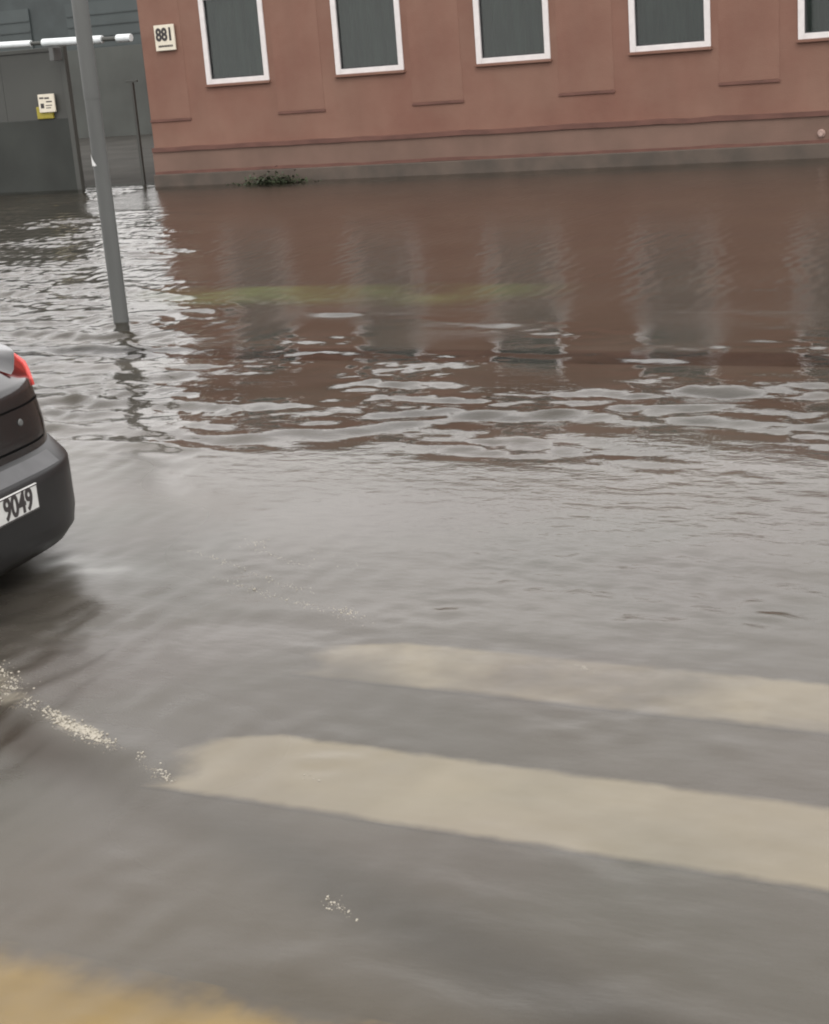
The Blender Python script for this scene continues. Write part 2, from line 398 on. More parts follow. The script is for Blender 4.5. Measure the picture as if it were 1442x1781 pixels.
# ------------------------------------------------------------------ water surface
D = 25.0
CAR_X, CAR_Y = -4.18, 4.67
def build_water():
    x0, x1, y0, y1, st = -24.0, 4.0, 1.2, 25.4, .035
    xs = np.arange(x0, x1, st); ys = np.arange(y0, y1, st)
    X, Y = np.meshgrid(xs, ys, indexing='ij')
    rs = np.random.RandomState(3)
    def band(l0, l1, n, dmean, dspread, slope):
        h = np.zeros_like(X)
        for _ in range(n):
            lam = math.exp(rs.uniform(math.log(l0), math.log(l1))); k = 2*math.pi/lam
            a = R(rs.normal(dmean, dspread)); ph = rs.uniform(0, 6.283)
            h += np.sin(k*(math.cos(a)*X + math.sin(a)*Y)+ph)/k
        return h*slope*math.sqrt(2.0/n)
    def smooth(n, L, seed):
        r = np.random.RandomState(seed); h = np.zeros_like(X)
        for _ in range(n):
            k = 2*math.pi/(L*r.uniform(.7, 1.6)); a = r.uniform(0, 6.283)
            h += np.sin(k*(math.cos(a)*X+math.sin(a)*Y)+r.uniform(0, 6.283))
        return h/math.sqrt(n/2.0)
    def sstep(a, b, v):
        t = np.clip((v-a)/(b-a), 0, 1); return t*t*(3-2*t)
    patch = np.clip(.75+.45*smooth(14, 3.0, 5), .15, 1.6)
    # zones
    edge = .66*(Y-7)
    left = (1-sstep(-5.9, -4.3, X+edge+.25*smooth(10, 1.3, 61))) * sstep(6.2, 7.4, Y+.3*smooth(6, 1.5, 62)) * (1-sstep(18.0, 21.5, Y + .35*smooth(6, 2.5, 9) + .5*np.clip(-X-17.5, 0, 4)))
    corner = (1-sstep(-17.9, -17.0, X-.12*(25-Y)))*sstep(-24, -19.5, X+.55*(25-Y))*sstep(15, 18, Y)*(1-sstep(24.6, 25.3, Y))
    mid = sstep(7.0, 7.35, Y+.15*smooth(10, 1.2, 81))*(1-.75*sstep(9.4, 10.6, Y+.3*smooth(8, 2.2, 21)))*(1-sstep(11.5, 14.0, Y))
    near = 1-sstep(6.6, 7.3, Y)
    near2 = 1-sstep(5.2, 6.5, Y)
    near3 = 1-.8*sstep(5.4, 6.2, Y)
    spots = np.clip(smooth(18, .9, 95)-.55, 0, 1.2)*(1-sstep(5.6, 6.6, Y))
    far = sstep(10.5, 13.0, Y)
    def ridge_env(px, py, qx, qy, w):
        dx, dy = qx-px, qy-py; L = math.hypot(dx, dy); dx /= L; dy /= L
        t = (X-px)*dx+(Y-py)*dy; d = -(X-px)*dy+(Y-py)*dx + .10*np.sin(t*3.1+px)+.06*np.sin(t*8.3)
        return np.exp(-(d/w)**2)*sstep(-.8, .2, t)*(1-sstep(L-.2, L+.8, t))
    wake = ridge_env(-5.0, 7.2, -3.3, 8.1, .28)+ridge_env(-3.5, 8.1, -1.0, 8.2, .30)+ridge_env(-2.6, 8.75, .8, 9.1, .25)
    patch2 = np.clip(.55+.75*smooth(18, 1.3, 15), .06, 1.8)
    right = sstep(-2.8, -1.2, X)
    h = band(.34, .70, 60, 82, 20, 1.0)*(.095*left*patch + .034*mid*patch2 + .030*wake + .06*corner + .004*near2 + .0025*far)
    h += band(.17, .36, 80, 84, 28, 1.0)*(.095*left*patch + .040*mid*patch2 + .045*wake + .07*corner + .009*near2*patch + .012*near*right + .003*far)
    h += band(.10, .18, 70, 80, 38, 1.0)*(.040*left*patch + .040*mid*patch2 + .032*wake + .03*corner + .012*near*right + .014*near2*patch + .050*spots + .002*near)
    h += band(.10, .24, 70, 2, 13, 1.0)*(.030*left + .026*mid*patch2 + .030*near*near3*(.4+.6*patch) + .0)
    xb = -4.9+.7*(7-Y)
    carside = (1-sstep(-.7, .7, X-xb+.3*smooth(8, 1.2, 97)))*near
    h += band(.09, .20, 80, 3, 16, 1.0)*(.052*far + .075*carside*(.3+.7*patch))
    h += band(.8, 1.9, 30, 86, 14, 1.0)*(.016*left + .012*mid + .008*near2 + .002)
    # breaking line along the submerged verge
    ridge = 11.45 + .10*smooth(8, 1.6, 33)
    h += .016*np.exp(-((Y-ridge)/.09)**2)*np.clip(smooth(10, .9, 41)-.2, 0, 1.3)*sstep(-9.5, -8, X)*(1-sstep(-6.2, -4.6, X))
    # wake of the car: crests trailing away from the rear bumper
    def crest(px, py, qx, qy, hh, w, fade=.5):
        dx, dy = qx-px, qy-py; L = math.hypot(dx, dy); dx /= L; dy /= L
        t = (X-px)*dx+(Y-py)*dy; d = -(X-px)*dy+(Y-py)*dx + .05*np.sin(t*7+px)
        env = sstep(-fade, .1, t)*(1-sstep(L-.3, L+fade, t))
        prof = np.exp(-(d/w)**2) - .75*np.exp(-((d+1.7*w)/(1.2*w))**2)
        return hh*env*prof
    h += crest(-3.9, 4.0, -2.55, 3.38, .016, .10)
    brk = np.clip(.9+.5*smooth(14, .7, 71), .2, 1.8)
    h += brk*(crest(-5.0, 7.15, -3.3, 8.05, .008, .11, .8)+crest(-3.5, 8.1, -1.2, 8.15, .010, .12, .8)+crest(-2.5, 8.75, .8, 9.1, .010, .11))
    h += crest(-1.75, 2.62, -.4, 2.75, .012, .10)
    h += crest(-4.3, 4.75, -3.5, 4.72, .012, .12)
    h += crest(-4.0, 5.0, -2.6, 4.75, .004, .09)
    # rings round the pole
    rp = np.hypot(X+8.06, Y-10.85)
    h += .010*np.sin(rp*2*math.pi/.26)*np.exp(-rp/.7)
    fine = .07 + .10*near*patch + .14*left + .14*mid*patch + .06*corner + .03*far
    rough = np.clip(.035 + .09*near + .20*carside + .03*near2 + .185*sstep(9.0, 11.6, Y+.4*smooth(8, 1.5, 91))*(1-left)*(1-corner), .03, .34)
    # depth of the bed -> how much silt the eye looks through
    bed = ROAD_Z+(PAVE_Z-ROAD_Z)*sstep(9.2, 11.4, Y+.3*smooth(8, 1.8, 55))
    bed += np.maximum(0, mound(X, Y))
    depth = h-bed
    traffic = 1-sstep(6.8, 8.0, Y+.25*smooth(8, 2.0, 52))       # silt is stirred up on the carriageway, settled over the pavement
    silt = (1.3+1.75*traffic)*(1+.18*smooth(12, 2.4, 51))
    murk = 1-np.exp(-np.clip(depth, .003, 1)*silt)
    base = np.stack([np.full_like(X, c) for c in (.155, .142, .122)], -1)
    def tint(mask, col):
        m_ = np.clip(mask, 0, 1)[..., None]; return base*(1-m_)+np.array(col)*m_
    base = tint(1-traffic, (.030, .028, .022))
    base = tint(.35*np.clip(smooth(14, 1.5, 53), 0, 1.5), (.135, .138, .118))
    base = tint(.35*np.clip(smooth(14, 1.2, 54), 0, 1.5), (.165, .140, .128))
    g2 = lambda cx, cy, sx, sy: np.exp(-(((X-cx)+.4*(Y-cy))/sx)**2-((Y-cy+.42*(X-cx))/sy)**2)
    base = tint(.8*(1-sstep(2.3, 3.6, Y)), (.170, .148, .116))
    base = tint(.9*g2(-3.25, 3.55, .5, .10), (.06, .042, .030))            # dark brown patch along the wake crest
    base = tint(.55*g2(-1.0, 2.72, .8, .10), (.08, .068, .058))  # dark trough of the near wave, painted into the water colour
    base = tint(.8*g2(-1.6, 2.95, .9, .14), (.10, .095, .082))  # wider dark band of the same wave, painted in as well
    sky_patch = .95*np.exp(-((X+4.22)/.34)**2-((Y-5.12+.05*(X+4.22))/.11)**2)*np.clip(.8+.4*smooth(10, .3, 98), .2, 1)  # sky reflection beside the bumper, painted as a whitish patch
    for fx, fy, fr in ((-3.66, 3.92, .13), (-3.50, 3.82, .07), (-3.16, 3.68, .09), (-3.04, 3.63, .07), (-2.64, 3.45, .05)):
        fm = .85*np.exp(-((X-fx)**2+((Y-fy)+.42*(X-fx))**2*4)/fr**2)*np.clip(.7+.6*smooth(12, .16, int(fr*1000)), 0, 1.2)
        base = tint(fm, (.36, .33, .27)); murk = np.maximum(murk, np.clip(fm, 0, .9))
    base = tint(sky_patch, (.5, .51, .50)); murk = np.maximum(murk, .92*sky_patch)
    # falloff of waves to the rim so the outer sheet joins
    rim = sstep(x0, x0+1.2, X)*(1-sstep(x1-1.0, x1-.05, X))*sstep(y0, y0+.4, Y)
    h *= rim
    nx, ny = X.shape
    V = np.stack([X, Y, h], -1).reshape(-1, 3)
    idx = np.arange(nx*ny).reshape(nx, ny)
    F = np.stack([idx[:-1, :-1], idx[1:, :-1], idx[1:, 1:], idx[:-1, 1:]], -1).reshape(-1, 4)
    # outer sheet to the horizon: four big quads round the rippled patch
    xa, xb, ya, yb = xs[0], xs[-1], ys[0], ys[-1]
    O = np.array([(-300, -200, 0), (300, -200, 0), (300, 320, 0), (-300, 320, 0), (xa, ya, 0), (xb, ya, 0), (xb, yb, 0), (xa, yb, 0)], float)
    b = len(V)
    FO = np.array([(0, 1, 5, 4), (1, 2, 6, 5), (2, 3, 7, 6), (3, 0, 4, 7)])+b
    V = np.concatenate([V, O]); F = np.concatenate([F, FO])
    me = bpy.data.meshes.new("water")
    me.vertices.add(len(V)); me.vertices.foreach_set('co', V.astype(np.float32).ravel())
    me.loops.add(F.size); me.loops.foreach_set('vertex_index', F.astype(np.int32).ravel())
    me.polygons.add(len(F)); me.polygons.foreach_set('loop_start', np.arange(0, F.size, 4, dtype=np.int32))
    me.polygons.foreach_set('loop_total', np.full(len(F), 4, dtype=np.int32))
    me.polygons.foreach_set('use_smooth', np.ones(len(F), dtype=bool))
    me.update(calc_edges=True); me.validate()
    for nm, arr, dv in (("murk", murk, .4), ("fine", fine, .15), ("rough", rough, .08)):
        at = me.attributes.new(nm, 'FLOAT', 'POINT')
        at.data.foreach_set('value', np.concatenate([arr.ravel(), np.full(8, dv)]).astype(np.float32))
    ca = me.attributes.new('silt', 'FLOAT_COLOR', 'POINT')  # silt colour, also carrying the painted sky patch and trough bands
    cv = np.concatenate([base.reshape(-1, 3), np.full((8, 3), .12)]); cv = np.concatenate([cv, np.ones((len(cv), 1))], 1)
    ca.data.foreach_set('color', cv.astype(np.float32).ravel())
    me.materials.append(M_water)
    o = bpy.data.objects.new("water", me); COL.objects.link(o); tag(o, kind='structure')
    return xs, ys, h
wxs, wys, wh = build_water()
def water_z(x, y):
    i = min(max(int((x-wxs[0])/.035), 0), len(wxs)-1); j = min(max(int((y-wys[0])/.035), 0), len(wys)-1)
    return float(wh[i, j])

# ------------------------------------------------------------------ red-brown building
S, W, X0, ZS = 2.666, 1.293, -15.966, 1.775
ZTOP = 3.32
BX0, BX1, BH = -17.3, 12.0, 4.75
building = empty("red_brown_building", (0, D, 0))
tag(building, "long low red-brown building with a row of white-framed windows standing in the flood", "building")
NWIN = 10
def P(o): return o
holes = [(X0+S*k, X0+S*k+W) for k in range(NWIN)]
bm = bmesh.new()
# wall: front skin with window openings (local y = 0 is the face), reveals, ends, top
xs = sorted({BX0, BX1, *[v for h_ in holes for v in h_]})
zs = [.66, ZS, ZTOP, BH]
RV = .16
for a, b in zip(xs[:-1], xs[1:]):
    for c, d in zip(zs[:-1], zs[1:]):
        if c == ZS and any(abs(a-h_[0]) < 1e-6 for h_ in holes):
            for q in (((a, 0, c), (b, 0, c), (b, RV, c), (a, RV, c)), ((a, 0, d), (a, RV, d), (b, RV, d), (b, 0, d)),
                      ((a, 0, c), (a, RV, c), (a, RV, d), (a, 0, d)), ((b, 0, c), (b, 0, d), (b, RV, d), (b, RV, c))):
                bm.faces.new([bm.verts.new(v) for v in q])
            continue
        bm.faces.new([bm.verts.new(v) for v in ((a, 0, c), (b, 0, c), (b, 0, d), (a, 0, d))])
for x in (BX0, BX1):
    bm.faces.new([bm.verts.new(v) for v in ((x, 0, -.3), (x, 9, -.3), (x, 9, BH), (x, 0, BH))])
bm.faces.new([bm.verts.new(v) for v in ((BX0, 9, -.3), (BX1, 9, -.3), (BX1, 9, BH), (BX0, 9, BH))])
bmesh.ops.remove_doubles(bm, verts=bm.verts, dist=1e-5)
link("wall", bm, M_wall, building)
box("roof", (BX0-.15, BX1+.15, -.18, 9.2, BH+.002, BH+.16), M_roof, building)
# plinth: ledge, plinth course, groove strip, footing (each a few cm prouder than the one above)
def wavy_strip(name, z0, z1, proud, material):
    bm = bmesh.new(); n = 60; top, bot = [], []
    prev = None
    for i in range(n+1):
        x = BX0-.01 + (BX1-BX0+.02)*i/n
        j = rnd.uniform(-.012, .012)
        ring = [bm.verts.new(v) for v in ((x, .02, z0+j*.5), (x, -proud, z0+j*.5), (x, -proud, z1+j), (x, .02, z1+j))]
        if prev:
            for k in range(4):
                bm.faces.new((prev[k], ring[k], ring[(k+1) % 4], prev[(k+1) % 4]))
        else:
            bm.faces.new(ring)
        prev = ring
    bm.faces.new(list(reversed(prev)))
    return link(name, bm, material, building)
wavy_strip("ledge", .635, .715, .075, M_band)
box("plinth", (BX0-.02, BX1+.02, -.045, .05, .265, .63), M_plinth, building)
wavy_strip("plinth_joint", .222, .275, .058, M_band)
box("footing", (BX0-.04, BX1+.04, -.085, .05, -.3, .222), M_foot, building, bevel=.015)
# piers between the windows ; the lip's dark red paints in the shadow line below them
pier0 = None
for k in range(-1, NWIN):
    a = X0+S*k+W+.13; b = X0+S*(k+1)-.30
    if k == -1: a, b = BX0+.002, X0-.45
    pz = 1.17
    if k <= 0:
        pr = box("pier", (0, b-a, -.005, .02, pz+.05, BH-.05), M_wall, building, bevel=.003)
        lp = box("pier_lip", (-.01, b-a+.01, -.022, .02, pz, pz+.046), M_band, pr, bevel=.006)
        if k == 0: pier0, lip0 = pr, lp
    else:
        pr = pier0.copy(); COL.objects.link(pr); lp = lip0.copy(); COL.objects.link(lp); lp.parent = pr
    pr.location = (a, 0, 0)
# windows
FW = .088
def window():
    bm = bmesh.new()
    add_box(bm, -.01, FW, -.028, .06, ZS, ZTOP)
    add_box(bm, W-FW, W+.01, -.028, .06, ZS, ZTOP)
    add_box(bm, FW, W-FW, -.028, .06, ZS, ZS+FW)
    add_box(bm, FW, W-FW, -.028, .06, ZTOP-FW, ZTOP)
    fr = link("window", bm, M_white, building, bevel=.006)
    bm = bmesh.new()
    for d in ((FW, FW+.018, ZS+FW, ZTOP-FW), (W-FW-.018, W-FW, ZS+FW, ZTOP-FW)):
        add_box(bm, d[0], d[1], .01, .045, d[2], d[3])
    add_box(bm, FW+.018, W-FW-.018, .01, .045, ZS+FW, ZS+FW+.02)
    link("gasket", bm, M_gasket, fr)
    box("pane", (FW+.001, W-FW-.001, .03, .038, ZS+FW+.001, ZTOP-FW-.001), M_glass, fr)
    box("sill", (-.03, W+.03, -.06, .02, ZS-.045, ZS-.002), M_wall, fr, bevel=.006)
    return fr
def curtain(seed):
    r = random.Random(seed); bm = bmesh.new(); n = 60; cols = []
    ph = [r.uniform(0, 6.28) for _ in range(4)]
    for i in range(n+1):
        x = .02+(W-.04)*i/n
        y = .125+.018*math.sin(x*34+ph[0])+.012*math.sin(x*57+ph[1])+.014*math.sin(x*11+ph[2])
        cols.append([bm.verts.new((x, y, z)) for z in (ZS+.03, (ZS+ZTOP)/2, ZTOP)])
    for a, b in zip(cols[:-1], cols[1:]):
        for j in range(2): bm.faces.new((a[j], b[j], b[j+1], a[j+1]))
    return bm
w0 = window()
for k in range(NWIN):
    if k == 0: w = w0
    else:
        w = w0.copy(); COL.objects.link(w)
        for ch in list(w0.children):
            if ch.name.startswith("curtain"): continue
            c = ch.copy(); COL.objects.link(c); c.parent = w
    w.location = (X0+S*k, 0, 0)
    c = link("curtain", curtain(k), M_curtain, w, smooth=True)

# pale outlet cap low on the wall at the right
sp = empty("pipe_outlet", (-4.96, D-.047, .37)); tag(sp, "small pale round pipe outlet low on the red-brown plinth", "pipe")
bm = bmesh.new(); add_cyl(bm, (0, 0, 0), (0, -1, 0), .04, .04, .06, 16, cap=False); add_cyl(bm, (0, -.002, 0), (0, -1, 0), .062, .058, .02, 16)
link("collar", bm, M_pale, sp, smooth=False)
bm = bmesh.new(); add_cyl(bm, (0, -.02, 0), (0, -1, 0), .042, .036, .035, 16); link("cap", bm, M_pale, sp)

# house number sign
def sign_mesh_part(name, me_txt, parent, loc, sx, material):
    me_txt.materials.clear(); me_txt.materials.append(material)
    o = bpy.data.objects.new(name, me_txt); COL.objects.link(o); o.parent = parent
    o.rotation_euler = (R(90), 0, 0); o.location = loc; o.scale = (sx, 1, 1)
    return o
hs = empty("house_number_sign", (-16.74, D-.04, 2.655)); tag(hs, "white square house number sign reading 881 on the red-brown wall", "sign")
box("plate", (-.215, .215, -.03, .0, -.225, .225), M_sign, hs, bevel=.006)
me = text_mesh("881", .30, .012); sign_mesh_part("digits", me, hs, (0, -.034, .045), .82, M_black)
bm = bmesh.new()
x = -.15
while x < .15:
    w_ = rnd.uniform(.02, .045); add_box(bm, x, min(x+w_, .16), -.0335, -.0302, -.165, -.13); x += w_+.008
link("small_lettering", bm, M_black, hs)

# ------------------------------------------------------------------ side street at the left: ramp, far building, fence, gate, barrier
bm = bmesh.new()
prof = [(25.15, -.055), (26.3, .02), (29, .10), (45, .14), (90, .16)]
vr = [[bm.verts.new((x, y, z)) for x in (-90, -17.34)] for y, z in prof]
for a, b in zip(vr[:-1], vr[1:]): bm.faces.new((a[0], a[1], b[1], b[0]))
ramp = link("side_street", bm, M_street); tag(ramp, kind='structure')

farb = empty("far_building", (0, 64, 0)); tag(farb, "dark teal-grey building across the end of the side street", "building")
box("wall", (-80, -24, 0, 8, -.2, 7.0), M_tealdark, farb)
box("roof", (-80.2, -23.8, -.2, 8.2, 7.002, 7.15), M_roof, farb)
box("base", (-80, -24, -.06, -.003, -.2, .9), M_greywall, farb)
for i in range(7):
    if i == 0:
        fw0 = fwn = box("shutter", (0, 5.2, -.08, -.003, 1.2, 5.6), M_greyshut, farb)
        ribs = bmesh.new()
        for z in [1.5+.5*q for q in range(8)]: add_box(ribs, .05, 5.15, -.12, -.083, z, z+.05)
        fr0 = link("shutter_rib", ribs, M_tealdark, fw0); fr0['kind'] = 'stuff'
    else:
        fwn = fw0.copy(); COL.objects.link(fwn); c = fr0.copy(); COL.objects.link(c); c.parent = fwn
    fwn.location = (-78+7.4*i, 0, 0)

fence = empty("grey_fence", (0, 45, 0)); tag(fence, "tall plain grey fence closing off the dry side street behind the barrier arm", "fence")
f0 = None
for i in range(12):
    if f0 is None: f0 = fp = box("fence_panel", (0, 2.44, 0, .05, .1, 3.05), M_greywall, fence, bevel=.01)
    else: fp = f0.copy(); COL.objects.link(fp)
    fp.location = (-46+2.5*i, 0, 0)
f1 = None
for i in range(13):
    if f1 is None: f1 = fp = box("fence_post", (-.06, .06, -.05, .08, .1, 3.12), M_gate, fence, bevel=.01)
    else: fp = f1.copy(); COL.objects.link(fp)
    fp.location = (-46.03+2.5*i, -.03, 0)

gate = empty("sliding_gate", (0, D, 0)); tag(gate, "olive-grey metal gate with white notice plate standing in the water behind the pole", "gate")
GP0, GP1 = -34.0, -19.25
npan = 10
pw = (GP1-GP0)/npan
pm = None
for i in range(npan):
    if pm is None:
        pan = box("panel", (0, pw-.006, .10, .14, -.1, 2.60), M_gate, gate, bevel=.004); pm = pan
    else:
        pan = pm.copy(); COL.objects.link(pan)
    pan.location = (GP0+pw*i, 0, 0)
box("lower_panel", (GP0, GP1, .07, .098, -.1, 1.36), M_lowgate, gate, bevel=.01)
box("top_rail", (GP0, GP1, .08, .16, 2.602, 2.68), M_gate, gate, bevel=.01)
box("end_post", (GP1+.003, GP1+.11, .06, .18, -.1, 2.72), M_gate, gate, bevel=.01)

bar = empty("boom_barrier", (0, D-.25, 0)); tag(bar, "white barrier arm with dark gaps reaching past the pole to the red-brown building", "barrier")
def tube(name, xa, xb, za, zb, r, material, parent):
    bm = bmesh.new(); d = Vector((xb-xa, 0, zb-za)); add_cyl(bm, (xa, 0, za), d, r, r, d.length, 16)
    return link(name, bm, material, parent, smooth=True, bevel=.008)
zb_ = lambda x: 2.79-.026*(x+20.6)
for a, b, r_, mt_ in ((-26.0, -19.62, .062, M_rail), (-19.62, -19.35, .035, M_gate), (-19.35, -17.98, .072, M_rail),
                      (-17.98, -17.66, .04, M_gate), (-17.66, -17.34, .07, M_rail)):
    tube("arm_section", a+.003, b-.003, zb_(a), zb_(b), r_, mt_, bar)
box("bracket", (-19.22, -19.12, -.03, .22, 2.42, 2.66), M_pole, bar, bevel=.01)
bp_ = empty("barrier_post", (-18.05, D+.6, 0)); tag(bp_, "thin dark latch post under the barrier arm beside the red-brown wall", "post")
box("post", (-.03, .03, -.03, .03, -.2, 1.92), M_gate, bp_, bevel=.006)
box("fork", (-.13, .13, -.02, .02, 1.923, 1.96), M_gate, bp_, bevel=.006)

nb = empty("notice_plate", (-19.66, D+.0, 1.66)); tag(nb, "small white printed notice plate on the olive-grey gate", "sign")
box("plate", (-.19, .19, 0, .04, -.17, .17), M_sign, nb, bevel=.008)
bm = bmesh.new()
for (a, b, c, d) in ((-.15, -.05, .085, .115), (-.03, .08, .08, .11), (.0, .14, .015, .04), (-.14, -.06, -.09, .0), (-.02, .13, -.05, -.035), (-.02, .10, -.095, -.08)):
    add_box(bm, a, b, -.003, -.0003, c, d)
link("print", bm, M_black, nb)
yb = box("meter_box", (-19.96, -19.58, D+.045, D+.098, 1.37, 1.60), M_yellowbox, bevel=.012)
tag(yb, "faded yellow box below and left of the white notice plate", "box")

# ------------------------------------------------------------------ pole
pole = empty("street_pole", (-8.06, 10.85, PAVE_Z)); tag(pole, "tall grey round metal street pole standing in the rippling water", "pole")
bm = bmesh.new(); add_cyl(bm, (0, 0, -.1), (0, 0, 1), .0655, .064, 2.02, 28); link("lower_tube", bm, M_pole, pole, smooth=True)
bm = bmesh.new(); add_cyl(bm, (0, 0, 1.92), (0, 0, 1), .067, .0645, 1.32, 28); link("upper_tube", bm, M_pole, pole, smooth=True)
bm = bmesh.new(); add_cyl(bm, (0, 0, 3.242), (0, 0, 1), .068, .05, .035, 24); link("cap", bm, M_gasket, pole, smooth=True)
bm = bmesh.new()
ring = []
for i in range(7):
    a = R(215+i*11); ring.append([bm.verts.new((.0705*math.cos(a), .0705*math.sin(a), z)) for z in (1.38+.012*(i % 2), 1.50-.02*i)])
for a, b in zip(ring[:-1], ring[1:]): bm.faces.new((a[0], b[0], b[1], a[1]))
st = link("sticker", bm, M_sticker, pole)
st['label'] = "torn white paper sticker"

# ------------------------------------------------------------------ weeds at the wall foot
weed = empty("weed_clump", (-14.6, D-.35, -.06)); tag(weed, "dark green clump of weeds in the water at the wall foot", "plant")
bm = bmesh.new()
for i in range(900):
    x = rnd.gauss(0, .38); y = rnd.gauss(0, .1); z = abs(rnd.gauss(0, .09))+.02
    z *= max(.25, 1-(x/.95)**2)
    a = rnd.uniform(0, 6.28); t = rnd.uniform(-.7, .9); L = rnd.uniform(.04, .09); w_ = L*.35
    d = Vector((math.cos(a)*math.cos(t), math.sin(a)*math.cos(t), math.sin(t))); s = d.cross(Vector((0, 0, 1))).normalized()*w_
    c = Vector((x, y, z))
    bm.faces.new([bm.verts.new(v) for v in (c, c+d*L*.5+s, c+d*L, c+d*L*.5-s)])
fo = link("foliage", bm, M_leaf, weed); fo['kind'] = 'stuff'
bm = bmesh.new()
for i in range(14):
    x = rnd.gauss(0, .3); add_cyl(bm, (x, rnd.gauss(0, .06), -.05), (rnd.gauss(0, .2), rnd.gauss(0, .2), 1), .006, .003, .22, 6)
sm_ = link("stem", bm, M_leaf, weed); sm_['kind'] = 'stuff'

# ------------------------------------------------------------------ car (local: +x forward, y = left, z up; origin at rear bumper centre on the water line)
CAR_A = 185.0
car = empty("sedan_car", (CAR_X, CAR_Y, 0), R(CAR_A)); tag(car, "black sedan with plate 9049 driving away through the flood", "car")
LEN = 4.35
def outline(g0, Wd, gf=0.0, n=26, rear_only=None, power=4.9, amp=.09, at=.65):
    """closed plan outline, counter-clockwise list of (x, y)"""
    sc = Wd/.87
    ls = [Wd*math.sin(math.pi/2*i/n) for i in range(-n, n+1)]
    rear = [(g0+amp*(abs(l/sc)/at)**power, l) for l in ls]           # y from -W to W
    if rear_only:
        return [(rear_only, -Wd)] + rear + [(rear_only, Wd)]
    mid = [(x, Wd*(1+.0*x)) for x in (1.0, 1.8, 2.6, 3.3)]
    front = [(LEN-gf-.13*(abs(l/sc)/.65)**4.2, l) for l in reversed(ls)]
    return rear + mid + front + [(x, -y) for x, y in reversed(mid)]
def loft(levels, cap_bottom=True, cap_top=True, closed=True):
    bm = bmesh.new(); rings = []
    for z, pts in levels:
        rings.append([bm.verts.new((x, y, z)) for x, y in pts])
    n = len(rings[0])
    for a, b in zip(rings[:-1], rings[1:]):
        for i in range(n if closed else n-1):
            j = (i+1) % n
            bm.faces.new((a[i], a[j], b[j], b[i]))
    if cap_bottom: bm.faces.new(list(reversed(rings[0])))
    if cap_top: bm.faces.new(rings[-1])
    return bm
GB = .05
# deck (boot lid) and bonnet sit at about z .93
body_levels = [(.02, outline(.25, .78, .1)), (.10, outline(.14, .83, .06)), (.22, outline(.06, .865, .01)), (.40, outline(.06, .87, .0)),
               (.475, outline(.085, .87, .0)), (.53, outline(.088, .868, .01)), (.62, outline(.092, .862, .02)), (.76, outline(.115, .845, .08)), (.795, outline(.120, .838, .14)),
               (.808, outline(.134, .83, .2)), (.845, outline(.23, .815, .28, amp=.06)), (.872, outline(.34, .79, .4, amp=.04)), (.898, outline(.5, .76, .55, amp=.03)), (.918, outline(.72, .70, .7)), (.930, outline(.85, .60, .9))]
body = link("body", loft(body_levels), M_paint, car, smooth=True)
# rear bumper
bl = []
for z, g in ((.075, .13), (.10, .05), (.15, .015), (.22, .0), (.40, .0), (.438, .002), (.452, .010), (.515, .080), (.52, .095)):
    wd = {.075: .82, .10: .85}.get(z, .882)
    bl.append((z, outline(g, wd, rear_only=.62)))
link("bumper", loft(bl, True, True), M_bumper, car, smooth=True)
# greenhouse
def cabin(x0, x1, w, n=16):
    pts = []
    for i in range(-n, n+1):
        l = w*math.sin(math.pi/2*i/n); pts.append((x0+.10*(abs(l)/w)**3, l))
    for x in (x0+.7, x0+1.2): pts.append((x, w))
    for i in range(n, -n-1, -1):
        l = w*math.sin(math.pi/2*i/n); pts.append((x1-.12*(abs(l)/w)**3, l))
    for x in (x0+1.2, x0+.7): pts.append((x, -w))
    return pts
cab = [(.91, cabin(.78, 3.25, .73)), (1.0, cabin(.90, 3.08, .705)), (1.20, cabin(1.17, 2.72, .62)), (1.27, cabin(1.30, 2.5, .58)), (1.30, cabin(1.5, 2.2, .5))]
link("roof", loft(cab, False, True), M_paint, car, smooth=True)
def quad(name, pts, material, parent, th=.006):
    bm = bmesh.new(); f = bm.faces.new([bm.verts.new(p) for p in pts]); bmesh.ops.recalc_face_normals(bm, faces=[f])
    o = link(name, bm, material, parent); sm = o.modifiers.new("thick", 'SOLIDIFY'); sm.thickness = th; sm.offset = 0; return o
quad("rear_window", [(.845, -.50, .96), (.845, .50, .96), (1.155, .44, 1.20), (1.155, -.44, 1.20)], M_carglass, car)
quad("windscreen", [(3.13, -.52, .98), (3.13, .52, .98), (2.75, .46, 1.21), (2.75, -.46, 1.21)], M_carglass, car)
for s in (-1, 1):
    quad("side_window", [(1.15, s*.71, .985), (1.98, s*.715, .985), (1.98, s*.632, 1.20), (1.36, s*.632, 1.20)], M_carglass, car)
    quad("side_window", [(2.05, s*.715, .985), (2.85, s*.715, .985), (2.58, s*.632, 1.20), (2.05, s*.632, 1.20)], M_carglass, car)
